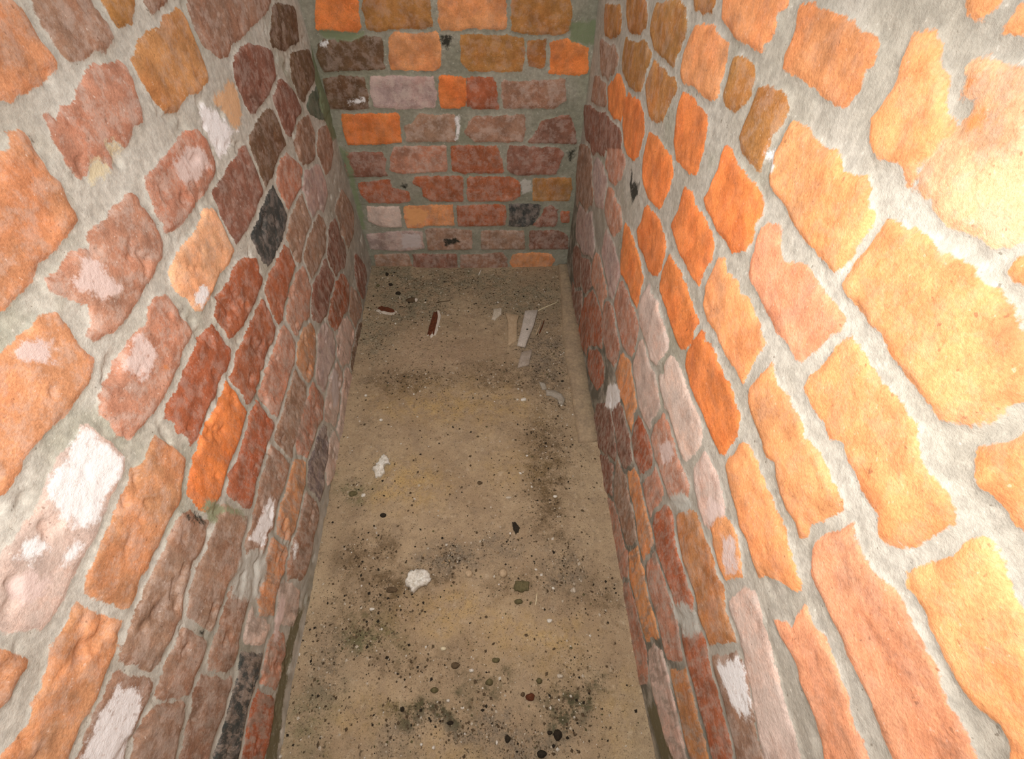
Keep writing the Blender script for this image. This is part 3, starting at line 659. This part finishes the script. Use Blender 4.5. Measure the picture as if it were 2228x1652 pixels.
def signed_distance(px, py, poly):
    """distance to the outline, positive inside"""
    x0, y0 = poly[:, 0], poly[:, 1]
    x1, y1 = np.roll(x0, -1), np.roll(y0, -1)
    dx, dy = x1 - x0, y1 - y0
    L = dx * dx + dy * dy + 1e-12
    t = np.clip(((px[:, None] - x0) * dx + (py[:, None] - y0) * dy) / L, 0, 1)
    qx, qy = x0 + t * dx - px[:, None], y0 + t * dy - py[:, None]
    d = np.sqrt((qx * qx + qy * qy).min(axis=1))
    cond = ((y0 > py[:, None]) != (y1 > py[:, None])) & (px[:, None] < (x1 - x0) * (py[:, None] - y0) / (np.where(np.abs(dy) < 1e-9, 1e-9, dy)) + x0)
    return np.where(cond.sum(axis=1) % 2 == 1, d, -d)

def smooth(x, a, b):
    t = np.clip((x - a) / (b - a), 0, 1)
    return t * t * (3 - 2 * t)

class NT:
    """small node-tree writer"""
    def __init__(self, name):
        self.mat = bpy.data.materials.new(name)
        self.mat.use_nodes = True
        self.t = self.mat.node_tree
        self.bsdf = self.t.nodes['Principled BSDF']
        self.bsdf.inputs['Roughness'].default_value = 0.9
        self.bsdf.inputs['Specular IOR Level'].default_value = 0.25
        self.co = self.t.nodes.new('ShaderNodeTexCoord').outputs['Object']

    def put(self, sock, v):
        if isinstance(v, bpy.types.NodeSocket):
            self.t.links.new(v, sock)
        elif isinstance(v, tuple) and len(v) == 3 and sock.type == 'RGBA':
            sock.default_value = (*v, 1)
        else:
            sock.default_value = v

    def noise(self, scale, detail=4, rough=.6, vec=None):
        n = self.t.nodes.new('ShaderNodeTexNoise')
        n.inputs['Scale'].default_value = scale
        n.inputs['Detail'].default_value = detail
        n.inputs['Roughness'].default_value = rough
        self.t.links.new(vec or self.co, n.inputs['Vector'])
        return n.outputs['Fac']

    def voronoi(self, scale, vec=None):
        n = self.t.nodes.new('ShaderNodeTexVoronoi')
        n.inputs['Scale'].default_value = scale
        self.t.links.new(vec or self.co, n.inputs['Vector'])
        return n.outputs['Distance']

    def math(self, op, a, b=0.0, c=None):
        n = self.t.nodes.new('ShaderNodeMath')
        n.operation = op
        self.put(n.inputs[0], a)
        self.put(n.inputs[1], b)
        if c is not None:
            self.put(n.inputs[2], c)
        return n.outputs[0]

    def ramp(self, v, a, b, lo=0.0, hi=1.0):
        n = self.t.nodes.new('ShaderNodeMapRange')
        n.interpolation_type = 'SMOOTHSTEP'
        n.inputs['From Min'].default_value = a
        n.inputs['From Max'].default_value = b
        n.inputs['To Min'].default_value = lo
        n.inputs['To Max'].default_value = hi
        self.put(n.inputs['Value'], v)
        return n.outputs['Result']

    def mix(self, f, a, b, mode='MIX'):
        n = self.t.nodes.new('ShaderNodeMix')
        n.data_type = 'RGBA'
        n.blend_type = mode
        self.put(n.inputs[0], f)
        self.put(n.inputs[6], a)
        self.put(n.inputs[7], b)
        return n.outputs[2]

    def scale(self, col, f):
        n = self.t.nodes.new('ShaderNodeVectorMath')
        n.operation = 'SCALE'
        self.put(n.inputs[0], col)
        self.put(n.inputs['Scale'], f)
        return n.outputs[0]

    def attr(self, name, out='Fac'):
        n = self.t.nodes.new('ShaderNodeAttribute')
        n.attribute_name = name
        return n.outputs[out] if out != 'both' else (n.outputs['Color'], n.outputs['Alpha'])

    def done(self, col, height=None, dist=.002, strength=.6):
        self.put(self.bsdf.inputs['Base Color'], col)
        if height is not None:
            b = self.t.nodes.new('ShaderNodeBump')
            b.inputs['Distance'].default_value = dist
            b.inputs['Strength'].default_value = strength
            self.put(b.inputs['Height'], height)
            self.t.links.new(b.outputs['Normal'], self.bsdf.inputs['Normal'])
        return self.mat

# ------------------------------------------------------------------ materials
def brick_material(name, MORTAR_A, MORTAR_B, DAMP, LOW=1.0):
    m = NT(name)
    sd = m.attr('edge')
    bc, bloom = m.attr('brick_colour', 'both')
    psd = m.attr('patch_edge')
    pc = m.attr('patch_colour', 'Color')
    n_mid, n_fine, n_big = m.noise(70, 4, .65), m.noise(330, 3, .7), m.noise(16, 3, .6)
    # ragged brick edge where the mortar was smeared over it
    e = m.math('ADD', sd, m.math('MULTIPLY', m.math('SUBTRACT', n_mid, .5), .011))
    e = m.math('ADD', e, m.math('MULTIPLY', m.math('SUBTRACT', n_fine, .5), .0035))
    inside = m.ramp(e, -.0007, .0009)
    # fired clay: mottled, gritty, with scorched clouds, salt bloom and pale flecks
    clay = m.scale(bc, m.ramp(m.noise(34, 5, .68), .30, .70, .74, 1.24))
    clay = m.scale(clay, m.ramp(m.noise(520, 3, .7), .3, .7, .86, 1.12))
    clay = m.mix(m.ramp(n_big, .56, .72, 0, .38), clay, m.mix(.8, clay, (.11, .075, .05), 'MIX'))
    clay = m.mix(m.ramp(m.noise(20, 5, .6), .42, .66, 0, .45), clay, m.mix(1.0, clay, (1.08, .80, .66), 'MULTIPLY'))
    bl = m.math('MULTIPLY', m.ramp(m.noise(55, 5, .74), .44, .62), bloom)
    clay = m.mix(m.math('MULTIPLY', bl, .75), clay, (.66, .54, .47))
    fleck = m.ramp(m.noise(260, 2, .5), .70, .745)
    clay = m.mix(m.math('MULTIPLY', fleck, m.math('ADD', m.math('MULTIPLY', bloom, .7), .12)), clay, (.80, .70, .62))
    pit = m.ramp(m.noise(210, 2, .5), .30, .255)
    clay = m.mix(m.math('MULTIPLY', pit, .45), clay, (.12, .06, .035))
    # lime mortar: grey-beige, dirty in places, faintly green where damp
    mort = m.mix(m.ramp(m.noise(11, 5, .6), .36, .66), MORTAR_A, MORTAR_B)
    mort = m.mix(m.ramp(m.noise(6.5, 4, .6), .54, .70, 0, .45), mort, (.27, .28, .19))
    mort = m.scale(mort, m.ramp(m.noise(120, 4, .7), .3, .7, .82, 1.13))
    mort = m.mix(m.ramp(m.noise(240, 2, .5), .69, .73, 0, .5), mort, (.72, .69, .62))
    mort = m.mix(m.ramp(m.noise(190, 2, .5), .285, .25, 0, .6), mort, (.14, .11, .075))
    sep = m.t.nodes.new('ShaderNodeSeparateXYZ')
    m.t.links.new(m.co, sep.inputs[0])
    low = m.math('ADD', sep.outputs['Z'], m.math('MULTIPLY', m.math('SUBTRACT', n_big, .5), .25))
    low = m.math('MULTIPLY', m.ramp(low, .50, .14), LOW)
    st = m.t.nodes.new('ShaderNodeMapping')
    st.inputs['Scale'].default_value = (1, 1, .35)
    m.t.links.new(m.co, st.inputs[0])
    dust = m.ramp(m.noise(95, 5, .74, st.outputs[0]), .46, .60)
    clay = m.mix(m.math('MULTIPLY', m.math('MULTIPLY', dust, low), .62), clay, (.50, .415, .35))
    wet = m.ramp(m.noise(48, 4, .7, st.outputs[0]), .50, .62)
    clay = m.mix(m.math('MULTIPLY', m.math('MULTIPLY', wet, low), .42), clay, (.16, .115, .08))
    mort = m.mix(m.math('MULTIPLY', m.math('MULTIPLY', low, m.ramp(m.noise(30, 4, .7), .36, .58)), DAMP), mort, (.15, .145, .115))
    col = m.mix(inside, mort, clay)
    p = m.math('ADD', psd, m.math('MULTIPLY', m.math('SUBTRACT', m.noise(75, 5, .78), .5), .034))
    pa = m.ramp(p, -.0016, .0055, 0, .97)
    pa = m.math('MULTIPLY', pa, m.ramp(m.noise(120, 4, .75), .30, .44, .45, 1.0))
    col = m.mix(pa, col, pc)
    h = m.noise(190, 4, .72)
    return m.done(col, h, .002, .55)

def floor_material():
    m = NT('sandy_floor')
    st, amt = m.attr('stain_colour', 'both')
    base = m.mix(m.ramp(m.noise(7, 6, .62), .35, .66), (.375, .272, .168), (.475, .358, .225))
    base = m.mix(m.ramp(m.noise(24, 5, .75), .46, .70, 0, .65), base, (.30, .225, .15))
    base = m.mix(m.ramp(m.noise(75, 4, .7), .54, .70, 0, .5), base, (.20, .145, .09))
    base = m.mix(m.ramp(m.noise(60, 4, .7), .56, .72, 0, .5), base, (.60, .49, .35))
    f = m.math('MULTIPLY', amt, m.ramp(m.noise(38, 6, .80), .36, .64, .10, 2.3))
    n = m.t.nodes.new('ShaderNodeClamp')
    m.put(n.inputs[0], f)
    col = m.mix(n.outputs[0], base, st)
    # grit: dark and pale grains, denser where the floor is dirty
    dens = m.math('MULTIPLY', amt, .10)
    g = m.noise(330, 3, .6)
    dark = m.ramp(m.math('ADD', g, dens), .625, .665)
    col = m.mix(m.math('MULTIPLY', dark, .72), col, (.085, .06, .035))
    g2 = m.noise(130, 2, .5)
    col = m.mix(m.ramp(m.math('ADD', g2, dens), .70, .725, 0, .75), col, (.10, .072, .04))
    pale = m.ramp(m.noise(270, 2, .5), .70, .735)
    col = m.mix(m.math('MULTIPLY', pale, .5), col, (.66, .55, .40))
    col = m.scale(col, m.ramp(m.noise(700, 3, .7), .3, .7, .82, 1.16))
    h = m.noise(150, 5, .74)
    h = m.math('ADD', h, m.math('MULTIPLY', m.math('MULTIPLY', m.voronoi(190), amt), -1.2))
    return m.done(col, h, .004, .9)

def plain(name, a, b, scale=120, bump=.0015, rough=.9):
    m = NT(name)
    col = m.mix(m.ramp(m.noise(scale, 6, .7), .35, .65), a, b)
    col = m.scale(col, m.ramp(m.noise(scale * 5, 3, .6), .3, .7, .85, 1.12))
    m.bsdf.inputs['Roughness'].default_value = rough
    return m.done(col, m.noise(scale * 2, 5, .7), bump, .7)

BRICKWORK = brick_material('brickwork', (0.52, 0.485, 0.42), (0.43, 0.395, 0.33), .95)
BRICKWORK_BACK = brick_material('brickwork_grey', (0.38, 0.365, 0.295), (0.27, 0.27, 0.205), .5, .35)  # end walls get a darker, greener mortar colour
BRICKWORK_LEFT = brick_material('brickwork_pale', (0.6, 0.575, 0.51), (0.51, 0.48, 0.41), .4)  # left wall gets a paler mortar colour
FLOOR = floor_material()
MATS = {
    'white': plain('plaster', (.80, .77, .70), (.52, .47, .38)),
    'pale': plain('pale_chip', (.58, .51, .41), (.48, .41, .31)),
    'cream': plain('cream_pebble', (.68, .60, .42), (.56, .48, .32)),
    'buff': plain('buff_stone', (.50, .38, .25), (.42, .31, .19)),
    'palegrey': plain('pale_grey_board', (.55, .49, .43), (.44, .39, .33), 60, .0006),
    'grey': plain('dusty_grey_board', (.40, .34, .28), (.33, .27, .21), 60, .0006),
    'plastic': plain('dull_plastic', (.40, .36, .30), (.31, .27, .21), 60, .0004, .45),
    'rust': plain('rust', (.16, .05, .02), (.07, .022, .010), 260),
    'black': plain('blackened', (.035, .026, .016), (.018, .014, .009), 300),
    'brown': plain('brown_stone', (.13, .09, .05), (.075, .05, .028), 200),
    'olive': plain('olive_stone', (.15, .125, .06), (.09, .078, .036), 200),
    'straw': plain('straw', (.72, .63, .42), (.60, .50, .32), 200),
    'crust': plain('lime_crust', (.66, .60, .52), (.52, .45, .36), 150),
    'ledge': plain('ledge_mortar', (.40, .30, .19), (.31, .235, .155), 40, .003),
    'tan': plain('tan_grit', (.40, .29, .17), (.24, .17, .10), 200),
}

# ------------------------------------------------------------------ setting
SETTING = {'wall_left': ('brick wall of pinkish, brown and whitewashed bricks in wide pale mortar', 'wall'),
           'wall_right': ('brightly lit wall of orange bricks in pale mortar', 'wall'),
           'wall_back': ('narrow end wall of brown, orange and dark bricks in grey mortar', 'wall'),
           'wall_front': ('near end wall of mixed bricks opposite the narrow end wall', 'wall'),
           'floor': ('sandy tan floor of the brick pit with dark grit and moss stains', 'floor')}

def grid_mesh(name, us, vs, place, normal, off, mat, attrs, back=.1):
    """a height-field slab: front face us x vs pushed out by off, closed behind by a body of the given depth"""
    nu, nv = len(us), len(vs)
    U, V = np.meshgrid(us, vs)
    U, V = U.ravel(), V.ravel()
    co = place(U, V) + normal * off[:, None]
    idx = np.arange(nu * nv).reshape(nv, nu)
    q = np.stack([idx[:-1, :-1], idx[:-1, 1:], idx[1:, 1:], idx[1:, :-1]], axis=-1).reshape(-1, 4)
    ring = np.concatenate([idx[0, :], idx[1:, -1], idx[-1, -2::-1], idx[-2:0:-1, 0]])
    base = place(U[ring], V[ring]) - normal * back
    nb = nu * nv
    ri = nb + np.arange(len(ring))
    sides = np.stack([ring, ri, np.roll(ri, -1), np.roll(ring, -1)], axis=-1)
    verts = np.concatenate([co, base])
    # make the front face look along +normal
    a, b, c = verts[q[0, 0]], verts[q[0, 1]], verts[q[0, 3]]
    if np.dot(np.cross(b - a, c - a), normal) < 0:
        q, sides = q[:, ::-1], sides[:, ::-1]
        cap = ri
    else:
        cap = ri[::-1]
    quads = np.concatenate([q, sides])
    me = bpy.data.meshes.new(name)
    nq = len(quads)
    me.vertices.add(len(verts))
    me.vertices.foreach_set('co', verts.astype(np.float32).ravel())
    me.loops.add(nq * 4 + len(cap))
    me.loops.foreach_set('vertex_index', np.concatenate([quads.ravel(), cap]).astype(np.int32))
    me.polygons.add(nq + 1)
    me.polygons.foreach_set('loop_start', np.concatenate([np.arange(nq) * 4, [nq * 4]]).astype(np.int32))
    smooth_flags = np.zeros(nq + 1, dtype=bool)
    smooth_flags[:len(q)] = True
    me.polygons.foreach_set('use_smooth', smooth_flags)
    me.update(calc_edges=True)
    for an, (kind, data) in attrs.items():
        at = me.attributes.new(an, kind, 'POINT')
        pad = np.concatenate([data, data[ring]])
        at.data.foreach_set('value' if kind == 'FLOAT' else 'color', pad.astype(np.float32).ravel())
    me.materials.append(mat)
    me.validate()
    o = bpy.data.objects.new(name, me)
    COL.objects.link(o)
    o['kind'] = 'structure'
    o['label'], o['category'] = SETTING[name]
    return o

ALL_BRICKS = parse(BRICKS) + parse(MORE_BRICKS)
ALL_PATCHES = parse(PATCHES)

def layer(U, V, rows, colours, seed, bloom=None, tint=.10, margin=.06, grow=None):
    n = len(U)
    sd = np.full(n, -margin)
    sd2 = np.full(n, -margin)
    col = np.zeros((n, 4)); col[:, 3] = 1
    lift = np.zeros(n)
    rng = np.random.RandomState(seed)
    for w, c, poly in rows:
        k = 1 + (rng.rand() - .5) * 2 * tint
        warm = (rng.rand() - .5) * tint
        up = rng.rand() * .0014
        sel = np.nonzero((U > poly[:, 0].min() - margin) & (U < poly[:, 0].max() + margin) & (V > poly[:, 1].min() - margin) & (V < poly[:, 1].max() + margin))[0]
        if not len(sel):
            continue
        d = signed_distance(U[sel], V[sel], poly)
        win = d > sd[sel]
        lose = sel[~win]
        sd2[lose] = np.maximum(sd2[lose], d[~win])
        s = sel[win]
        sd2[s] = sd[s]
        sd[s] = d[win]
        r, g, b = colours[c]
        col[s] = (r * k, g * k * (1 + warm), b * k * (1 + warm), bloom[c] if bloom else 1)
        lift[s] = up
    if grow is not None:      # bricks reach out to a thin joint where they are laid close
        sd = np.maximum(sd, np.minimum(sd + grow, (sd - sd2) / 2 - .0042))
    return sd, col, lift

def brick_wall(name, key, us, vs, place, normal, seed):
    U, V = np.meshgrid(us, vs)
    U, V = U.ravel(), V.ravel()
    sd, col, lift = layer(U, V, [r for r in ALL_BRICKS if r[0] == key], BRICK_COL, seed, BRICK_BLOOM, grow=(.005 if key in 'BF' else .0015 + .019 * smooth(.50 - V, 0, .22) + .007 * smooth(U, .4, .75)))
    psd, pcol, _ = layer(U, V, [r for r in ALL_PATCHES if r[0] == key], PATCH_COL, seed + 1, None, .03, .04)
    wob = (fbm(U, V, 60, 4, seed) - .5) * .006
    face = smooth(sd + wob, -.003, .005)
    off = face * (.0016 + lift) + (fbm(U, V, 9, 3, seed + 2) - .5) * .005 + (fbm(U, V, 75, 4, seed + 3) - .5) * (.0009 if key == 'R' else .0018)
    off -= (.003 if key == 'L' else .0008) * smooth(fbm(U, V, 40, 3, seed + 5), .66, .8)
    return grid_mesh(name, us, vs, place, normal, off, {'L': BRICKWORK_LEFT, 'R': BRICKWORK}.get(key, BRICKWORK_BACK), {
        'edge': ('FLOAT', sd), 'brick_colour': ('FLOAT_COLOR', col),
        'patch_edge': ('FLOAT', psd), 'patch_colour': ('FLOAT_COLOR', pcol)})

def span(a, b, step):
    return np.linspace(a, b, int(round((b - a) / step)) + 1)

def left_at(y, z): return XL + AL * (y - D) + BL * z
def right_at(y, z): return XR + AR * (y - D) + BR * z

STEP = .0026
zs = span(-.03, TOP, STEP)
ys = span(Y0 - .005, D + .004, STEP)
nl = np.array([1, -AL, -BL]); nl /= np.linalg.norm(nl)
nr = np.array([-1, AR, BR]); nr /= np.linalg.norm(nr)
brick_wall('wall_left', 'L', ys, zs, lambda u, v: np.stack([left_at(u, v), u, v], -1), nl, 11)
brick_wall('wall_right', 'R', ys, zs, lambda u, v: np.stack([right_at(u, v), u, v], -1), nr, 23)
xs = span(XL - .045, XR + .03, STEP)
brick_wall('wall_back', 'B', xs, zs, lambda u, v: np.stack([u, np.full_like(u, D), v], -1), np.array([0, -1., 0]), 37)
brick_wall('wall_front', 'F', span(XL - .045, XR + .03, .005), span(-.03, TOP, .005), lambda u, v: np.stack([u, np.full_like(u, Y0), v], -1), np.array([0, 1., 0]), 51)

def floor():
    us, vs = span(XL - .03, XR + .03, .0028), span(Y0 - .02, D + .02, .0028)
    U, V = np.meshgrid(us, vs)
    U, V = U.ravel(), V.ravel()
    amt = np.zeros(len(U)); col = np.tile(np.array([.3, .22, .13]), (len(U), 1)); 
    wx, wy = (fbm(U, V, 22, 4, 3) - .5) * .09, (fbm(U, V, 22, 4, 4) - .5) * .09
    for x, y, rx, ry, c, s in STAINS:
        g = s * np.exp(-1.3 * (((U + wx - x) / rx) ** 2 + ((V + wy - y) / ry) ** 2) ** 1.3)
        k = g / (g + amt + 1e-6)
        col = col * (1 - k[:, None]) + np.array(STAIN_COL[c]) * k[:, None]
        amt = np.maximum(amt, g) + .25 * np.minimum(amt, g)
    z = (fbm(U, V, 8, 4, 61) - .5) * .012 + (fbm(U, V, 55, 5, 62) - .5) * .006 + (fbm(U, V, 180, 3, 63) - .5) * .0022
    z += .006 * smooth(np.maximum(left_at(V, 0) + .03 - U, U - right_at(V, 0) + .02), 0, .03)
    return grid_mesh('floor', us, vs, lambda u, v: np.stack([u, v, np.zeros_like(u)], -1), np.array([0, 0, 1.]), z, FLOOR,
                     {'stain_colour': ('FLOAT_COLOR', np.concatenate([col, np.clip(amt, 0, 1)[:, None]], 1))}, .06)
floor()

def floor_z(x, y):
    """height of the sand at a point"""
    a = np.array([float(x)]); b = np.array([float(y)])
    z = (fbm(a, b, 8, 4, 61) - .5) * .012 + (fbm(a, b, 55, 5, 62) - .5) * .006 + (fbm(a, b, 180, 3, 63) - .5) * .0022
    z += .006 * smooth(np.maximum(left_at(b, 0) + .03 - a, a - right_at(b, 0) + .02), 0, .03)
    return float(z[0])

def ledge(name, inner, outer, y0, y1, h, seed):
    """mortar ledge along the foot of a wall"""
    vs = span(y0, y1, .004)
    prof = [(0, -.012), (0, h * .75), (.15, h), (.5, h * 1.08), (1, h * 1.15), (1, -.012)]
    verts, faces = [], []
    for j, y in enumerate(vs):
        end = min(1, (y - y0) / .012 + .35)
        for t, z in prof:
            x = inner(y) + (outer(y) - inner(y)) * t
            k = fbm(np.array([y * 1.0]), np.array([t + z * 9]), 38, 3, seed)[0] - .5
            verts.append((x + k * .008, y, z * end + k * .006 if z > 0 else z))
    n = len(prof)
    for j in range(len(vs) - 1):
        for i in range(n - 1):
            faces.append((j * n + i, j * n + i + 1, (j + 1) * n + i + 1, (j + 1) * n + i))
    faces.append(tuple(range(n - 1, -1, -1)))
    faces.append(tuple((len(vs) - 1) * n + i for i in range(n)))
    me = bpy.data.meshes.new(name)
    me.from_pydata(verts, [], faces)
    me.materials.append(MATS['ledge'])
    for p in me.polygons: p.use_smooth = True
    o = bpy.data.objects.new(name, me)
    COL.objects.link(o)
    o['kind'] = 'structure'
    o['label'], o['category'] = 'low sandy mortar ledge along the foot of the orange brick wall', 'ledge'
ledge('trim_1', lambda y: .199 + .018 * smooth(np.array(y), .82, 1.1), lambda y: .246, .535, D - .004, .012, 5)

# ------------------------------------------------------------------ things lying on the floor
R = random.Random(4)

def link(name, me, mat, parent=None):
    me.materials.append(mat)
    o = bpy.data.objects.new(name, me)
    COL.objects.link(o)
    if parent:
        o.parent = parent
    return o

def slab_mesh(name, pts, h, seed, rough=.25, taper=.86):
    """broken plate with a ragged rim: outline refined, bevelled and closed"""
    pts = np.array(pts)
    out = []
    for a, b in zip(pts, np.roll(pts, -1, axis=0)):
        for t in (0, .25, .5, .75):
            out.append(a * (1 - t) + b * t)
    out = np.array(out)
    c = out.mean(axis=0)
    sz = np.sqrt(((out - c) ** 2).sum(1)).mean()
    k = 1 + (fbm(out[:, 0] * 1000, out[:, 1] * 1000, .35, 2, seed) - .5) * rough
    out = c + (out - c) * k[:, None]
    n = len(out)
    rings = [(1.0, -.003), (1.02, h * .45), (.97, h * .85), (taper, h), (taper * .6, h * 1.06), (taper * .3, h * 1.02)]
    verts, faces = [], []
    for i, (s, z) in enumerate(rings):
        for j, p in enumerate(out):
            q = c + (p - c) * s
            dz = (fbm(np.array([q[0] * 1000]), np.array([q[1] * 1000]), .22, 3, seed + 3)[0] - .5) * h * (.9 if i >= 2 else 0) * (rough * 3)
            verts.append((q[0], q[1], z + dz))
    verts.append((c[0], c[1], h * 1.04))
    for i in range(len(rings) - 1):
        for j in range(n):
            faces.append((i * n + j, i * n + (j + 1) % n, (i + 1) * n + (j + 1) % n, (i + 1) * n + j))
    L = (len(rings) - 1) * n
    faces += [(L + j, L + (j + 1) % n, len(verts) - 1) for j in range(n)]
    faces.append(tuple(range(n - 1, -1, -1)))
    area = 0.5 * np.sum(out[:, 0] * np.roll(out[:, 1], -1) - np.roll(out[:, 0], -1) * out[:, 1])
    if area < 0:
        faces = [f[::-1] for f in faces]
    verts = [(x - c[0], y - c[1], z) for x, y, z in verts]
    me = bpy.data.meshes.new(name)
    me.from_pydata(verts, [], faces)
    for p in me.polygons: p.use_smooth = True
    return me, c

import bmesh
def lump_mesh(name, rx, ry, h, seed, sub=3):
    bm = bmesh.new()
    bmesh.ops.create_icosphere(bm, subdivisions=sub, radius=1)
    for v in bm.verts:
        k = 1 + .5 * (fbm(np.array([v.co.x + 5 + v.co.z]), np.array([v.co.y + 5 - v.co.z * .6]), 1.3, 3, seed)[0] - .5)
        k += .12 * math.sin(seed + v.co.x * 3.1 + v.co.z * 2.3)
        v.co = Vector((v.co.x * rx * k, v.co.y * ry * k, max(-.35, v.co.z) * h * k + h * .32))
    me = bpy.data.meshes.new(name)
    bm.to_mesh(me); bm.free()
    for p in me.polygons: p.use_smooth = True
    return me

def stick_mesh(name, length, r, seed):
    """a thin stalk, slightly bent, thicker at one end"""
    n, m = 9, 7
    verts, faces = [], []
    for i in range(n):
        t = i / (n - 1)
        cx = (t - .5) * length
        cy = math.sin(t * 3.1 + seed) * length * .025
        cz = r * .9 + math.sin(t * 2.2 + seed * 2) * r * .25
        rr = r * (1.1 - .45 * t) * (.6 if i in (0, n - 1) else 1)
        for j in range(m):
            a = j / m * 2 * math.pi
            verts.append((cx, cy + math.cos(a) * rr, cz + math.sin(a) * rr))
    for i in range(n - 1):
        for j in range(m):
            faces.append((i * m + j, (i + 1) * m + j, (i + 1) * m + (j + 1) % m, i * m + (j + 1) % m))
    faces.append(tuple(range(m)))
    faces.append(tuple((n - 1) * m + j for j in range(m - 1, -1, -1)))
    me = bpy.data.meshes.new(name)
    me.from_pydata(verts, [], faces)
    for p in me.polygons: p.use_smooth = True
    return me

GROUPS = {'pebble': 'pebbles on the sandy floor', 'white_chip': 'white chips on the sandy floor', 'dark_stone': 'dark stones on the sandy floor',
          'olive_stone': 'olive stones on the sandy floor', 'dark_pellet': 'dark pellets near the back wall', 'brown_stone': 'brown stones on the sandy floor',
          'plaster_lump': 'fallen plaster lumps', 'rusty_scrap': 'rusted strips in white crusts', 'board_offcut': 'board offcuts by the back right corner',
          'plastic_fragment': 'grey plastic fragments', 'straw_stalk': 'straw stalks on the floor'}

def tag(o, name, label, cat):
    o['label'] = label
    o['category'] = cat
    if name in GROUPS:
        o['group'] = GROUPS[name]

SPOTS = []
for k, (kind, name, label, cat, mat, h, pts) in enumerate(DEBRIS):
    h = h / 1000
    pts = [(a / 1000, b / 1000) for a, b in pts]
    if kind == 'slab':
        flat = name in ('board_offcut', 'plastic_fragment')
        me, c = slab_mesh(name, pts, h, 100 + k, .06 if flat else .35, .95 if flat else .82)
        z = floor_z(*c)
        if name == 'rusty_scrap':
            root = bpy.data.objects.new(name, None)
            root.empty_display_size = .01
            COL.objects.link(root)
            strip = link('rusted_strip', me, MATS['rust'], root)
            strip['label'] = 'rusted brown strip'
            cc = np.array(pts); w = (cc - cc.mean(0))
            side = np.array([.004, -.002]) if k == 2 else np.array([.001, -.007])
            me2, c2 = slab_mesh('white_crust', cc.mean(0) + w * np.array([1.3, 1.08]) + side, h * .55, 300 + k, .5)
            crust = link('white_crust', me2, MATS['crust'], root)
            crust.location = (c2[0] - c[0], c2[1] - c[1], 0)
            crust['label'] = 'chalky white crust'
        else:
            root = link(name, me, MATS[mat])
            if name == 'board_offcut' and mat == 'palegrey':
                hole = link('hole', lump_mesh('hole', .0024, .0026, .0012, 3, 2), MATS['black'], root)
                hole.location = (.000, -.012, h * .98)
                hole['label'] = 'small dark hole'
        root.location = (c[0], c[1], z)
    elif kind == 'lump':
        (x, y), (rx, ry) = pts
        root = link(name, lump_mesh(name, max(rx, .0012), max(ry, .0012), h, 200 + k), MATS[mat])
        root.location = (x, y, floor_z(x, y))
        if label.startswith('largest brown pellet'):
            tip = link('pale_tip', lump_mesh('pale_tip', rx * .35, ry * .8, h * .8, 9, 2), MATS['crust'], root)
            tip.location = (rx * .85, 0, .0004)
            tip['label'] = 'pale end'
        c = (x, y)
    else:
        (x0, y0), (x1, y1) = pts
        L = math.hypot(x1 - x0, y1 - y0)
        root = link(name, stick_mesh(name, L, h, k), MATS[mat])
        c = ((x0 + x1) / 2, (y0 + y1) / 2)
        root.location = (c[0], c[1], floor_z(*c) + .0005)
        root.rotation_euler = (0, 0, math.atan2(y1 - y0, x1 - x0))
    SPOTS.append((c[0], c[1]))
    tag(root, name, label, cat)

# loose grit nobody could count, thicker where the floor is dirty
def grit():
    base = [(1, 0, 0), (-1, 0, 0), (0, 1, 0), (0, -1, 0), (0, 0, 1), (0, 0, -1)]
    fc = [(0, 2, 4), (2, 1, 4), (1, 3, 4), (3, 0, 4), (2, 0, 5), (1, 2, 5), (3, 1, 5), (0, 3, 5)]
    mats = ['brown', 'black', 'tan', 'pale', 'white', 'olive']
    verts, faces, mi = [], [], []
    n = 0
    while n < 9000:
        x, y = R.uniform(XL + .012, XR - .012), R.uniform(-.12, D - .01)
        d = .06
        for sx, sy, rx, ry, c, s in STAINS:
            if c not in ('yellow', 'pinkish', 'lime'):
                d = max(d, s * math.exp(-(((x - sx) / rx) ** 2 + ((y - sy) / ry) ** 2)))
        if R.random() > d:
            continue
        if any((x - a) ** 2 + (y - b) ** 2 < .00012 for a, b in SPOTS):
            continue
        r = R.choice((.0006, .0007, .0009, .0009, .0011, .0013, .0017, .0023)) * R.uniform(.8, 1.25)
        z = floor_z(x, y) + r * .25
        a = R.uniform(0, 6.3)
        ca, sa = math.cos(a), math.sin(a)
        b0 = len(verts)
        for px, py, pz in base:
            k = R.uniform(.65, 1.25)
            qx, qy, qz = px * k * r * 1.25, py * k * r, pz * k * r * .75
            verts.append((x + qx * ca - qy * sa, y + qx * sa + qy * ca, z + qz))
        faces += [tuple(b0 + i for i in f) for f in fc]
        m = R.choices(range(6), (40, 14, 24, 12, 4, 6))[0]
        mi += [m] * 8
        n += 1
    me = bpy.data.meshes.new('grit')
    me.from_pydata(verts, [], faces)
    for m in mats: me.materials.append(MATS[m])
    me.polygons.foreach_set('material_index', np.array(mi, dtype=np.int32))
    o = bpy.data.objects.new('grit', me)
    COL.objects.link(o)
    o['kind'] = 'stuff'
    o['label'] = 'loose brown, tan and pale grit scattered over the sandy floor'
    o['category'] = 'grit'
grit()
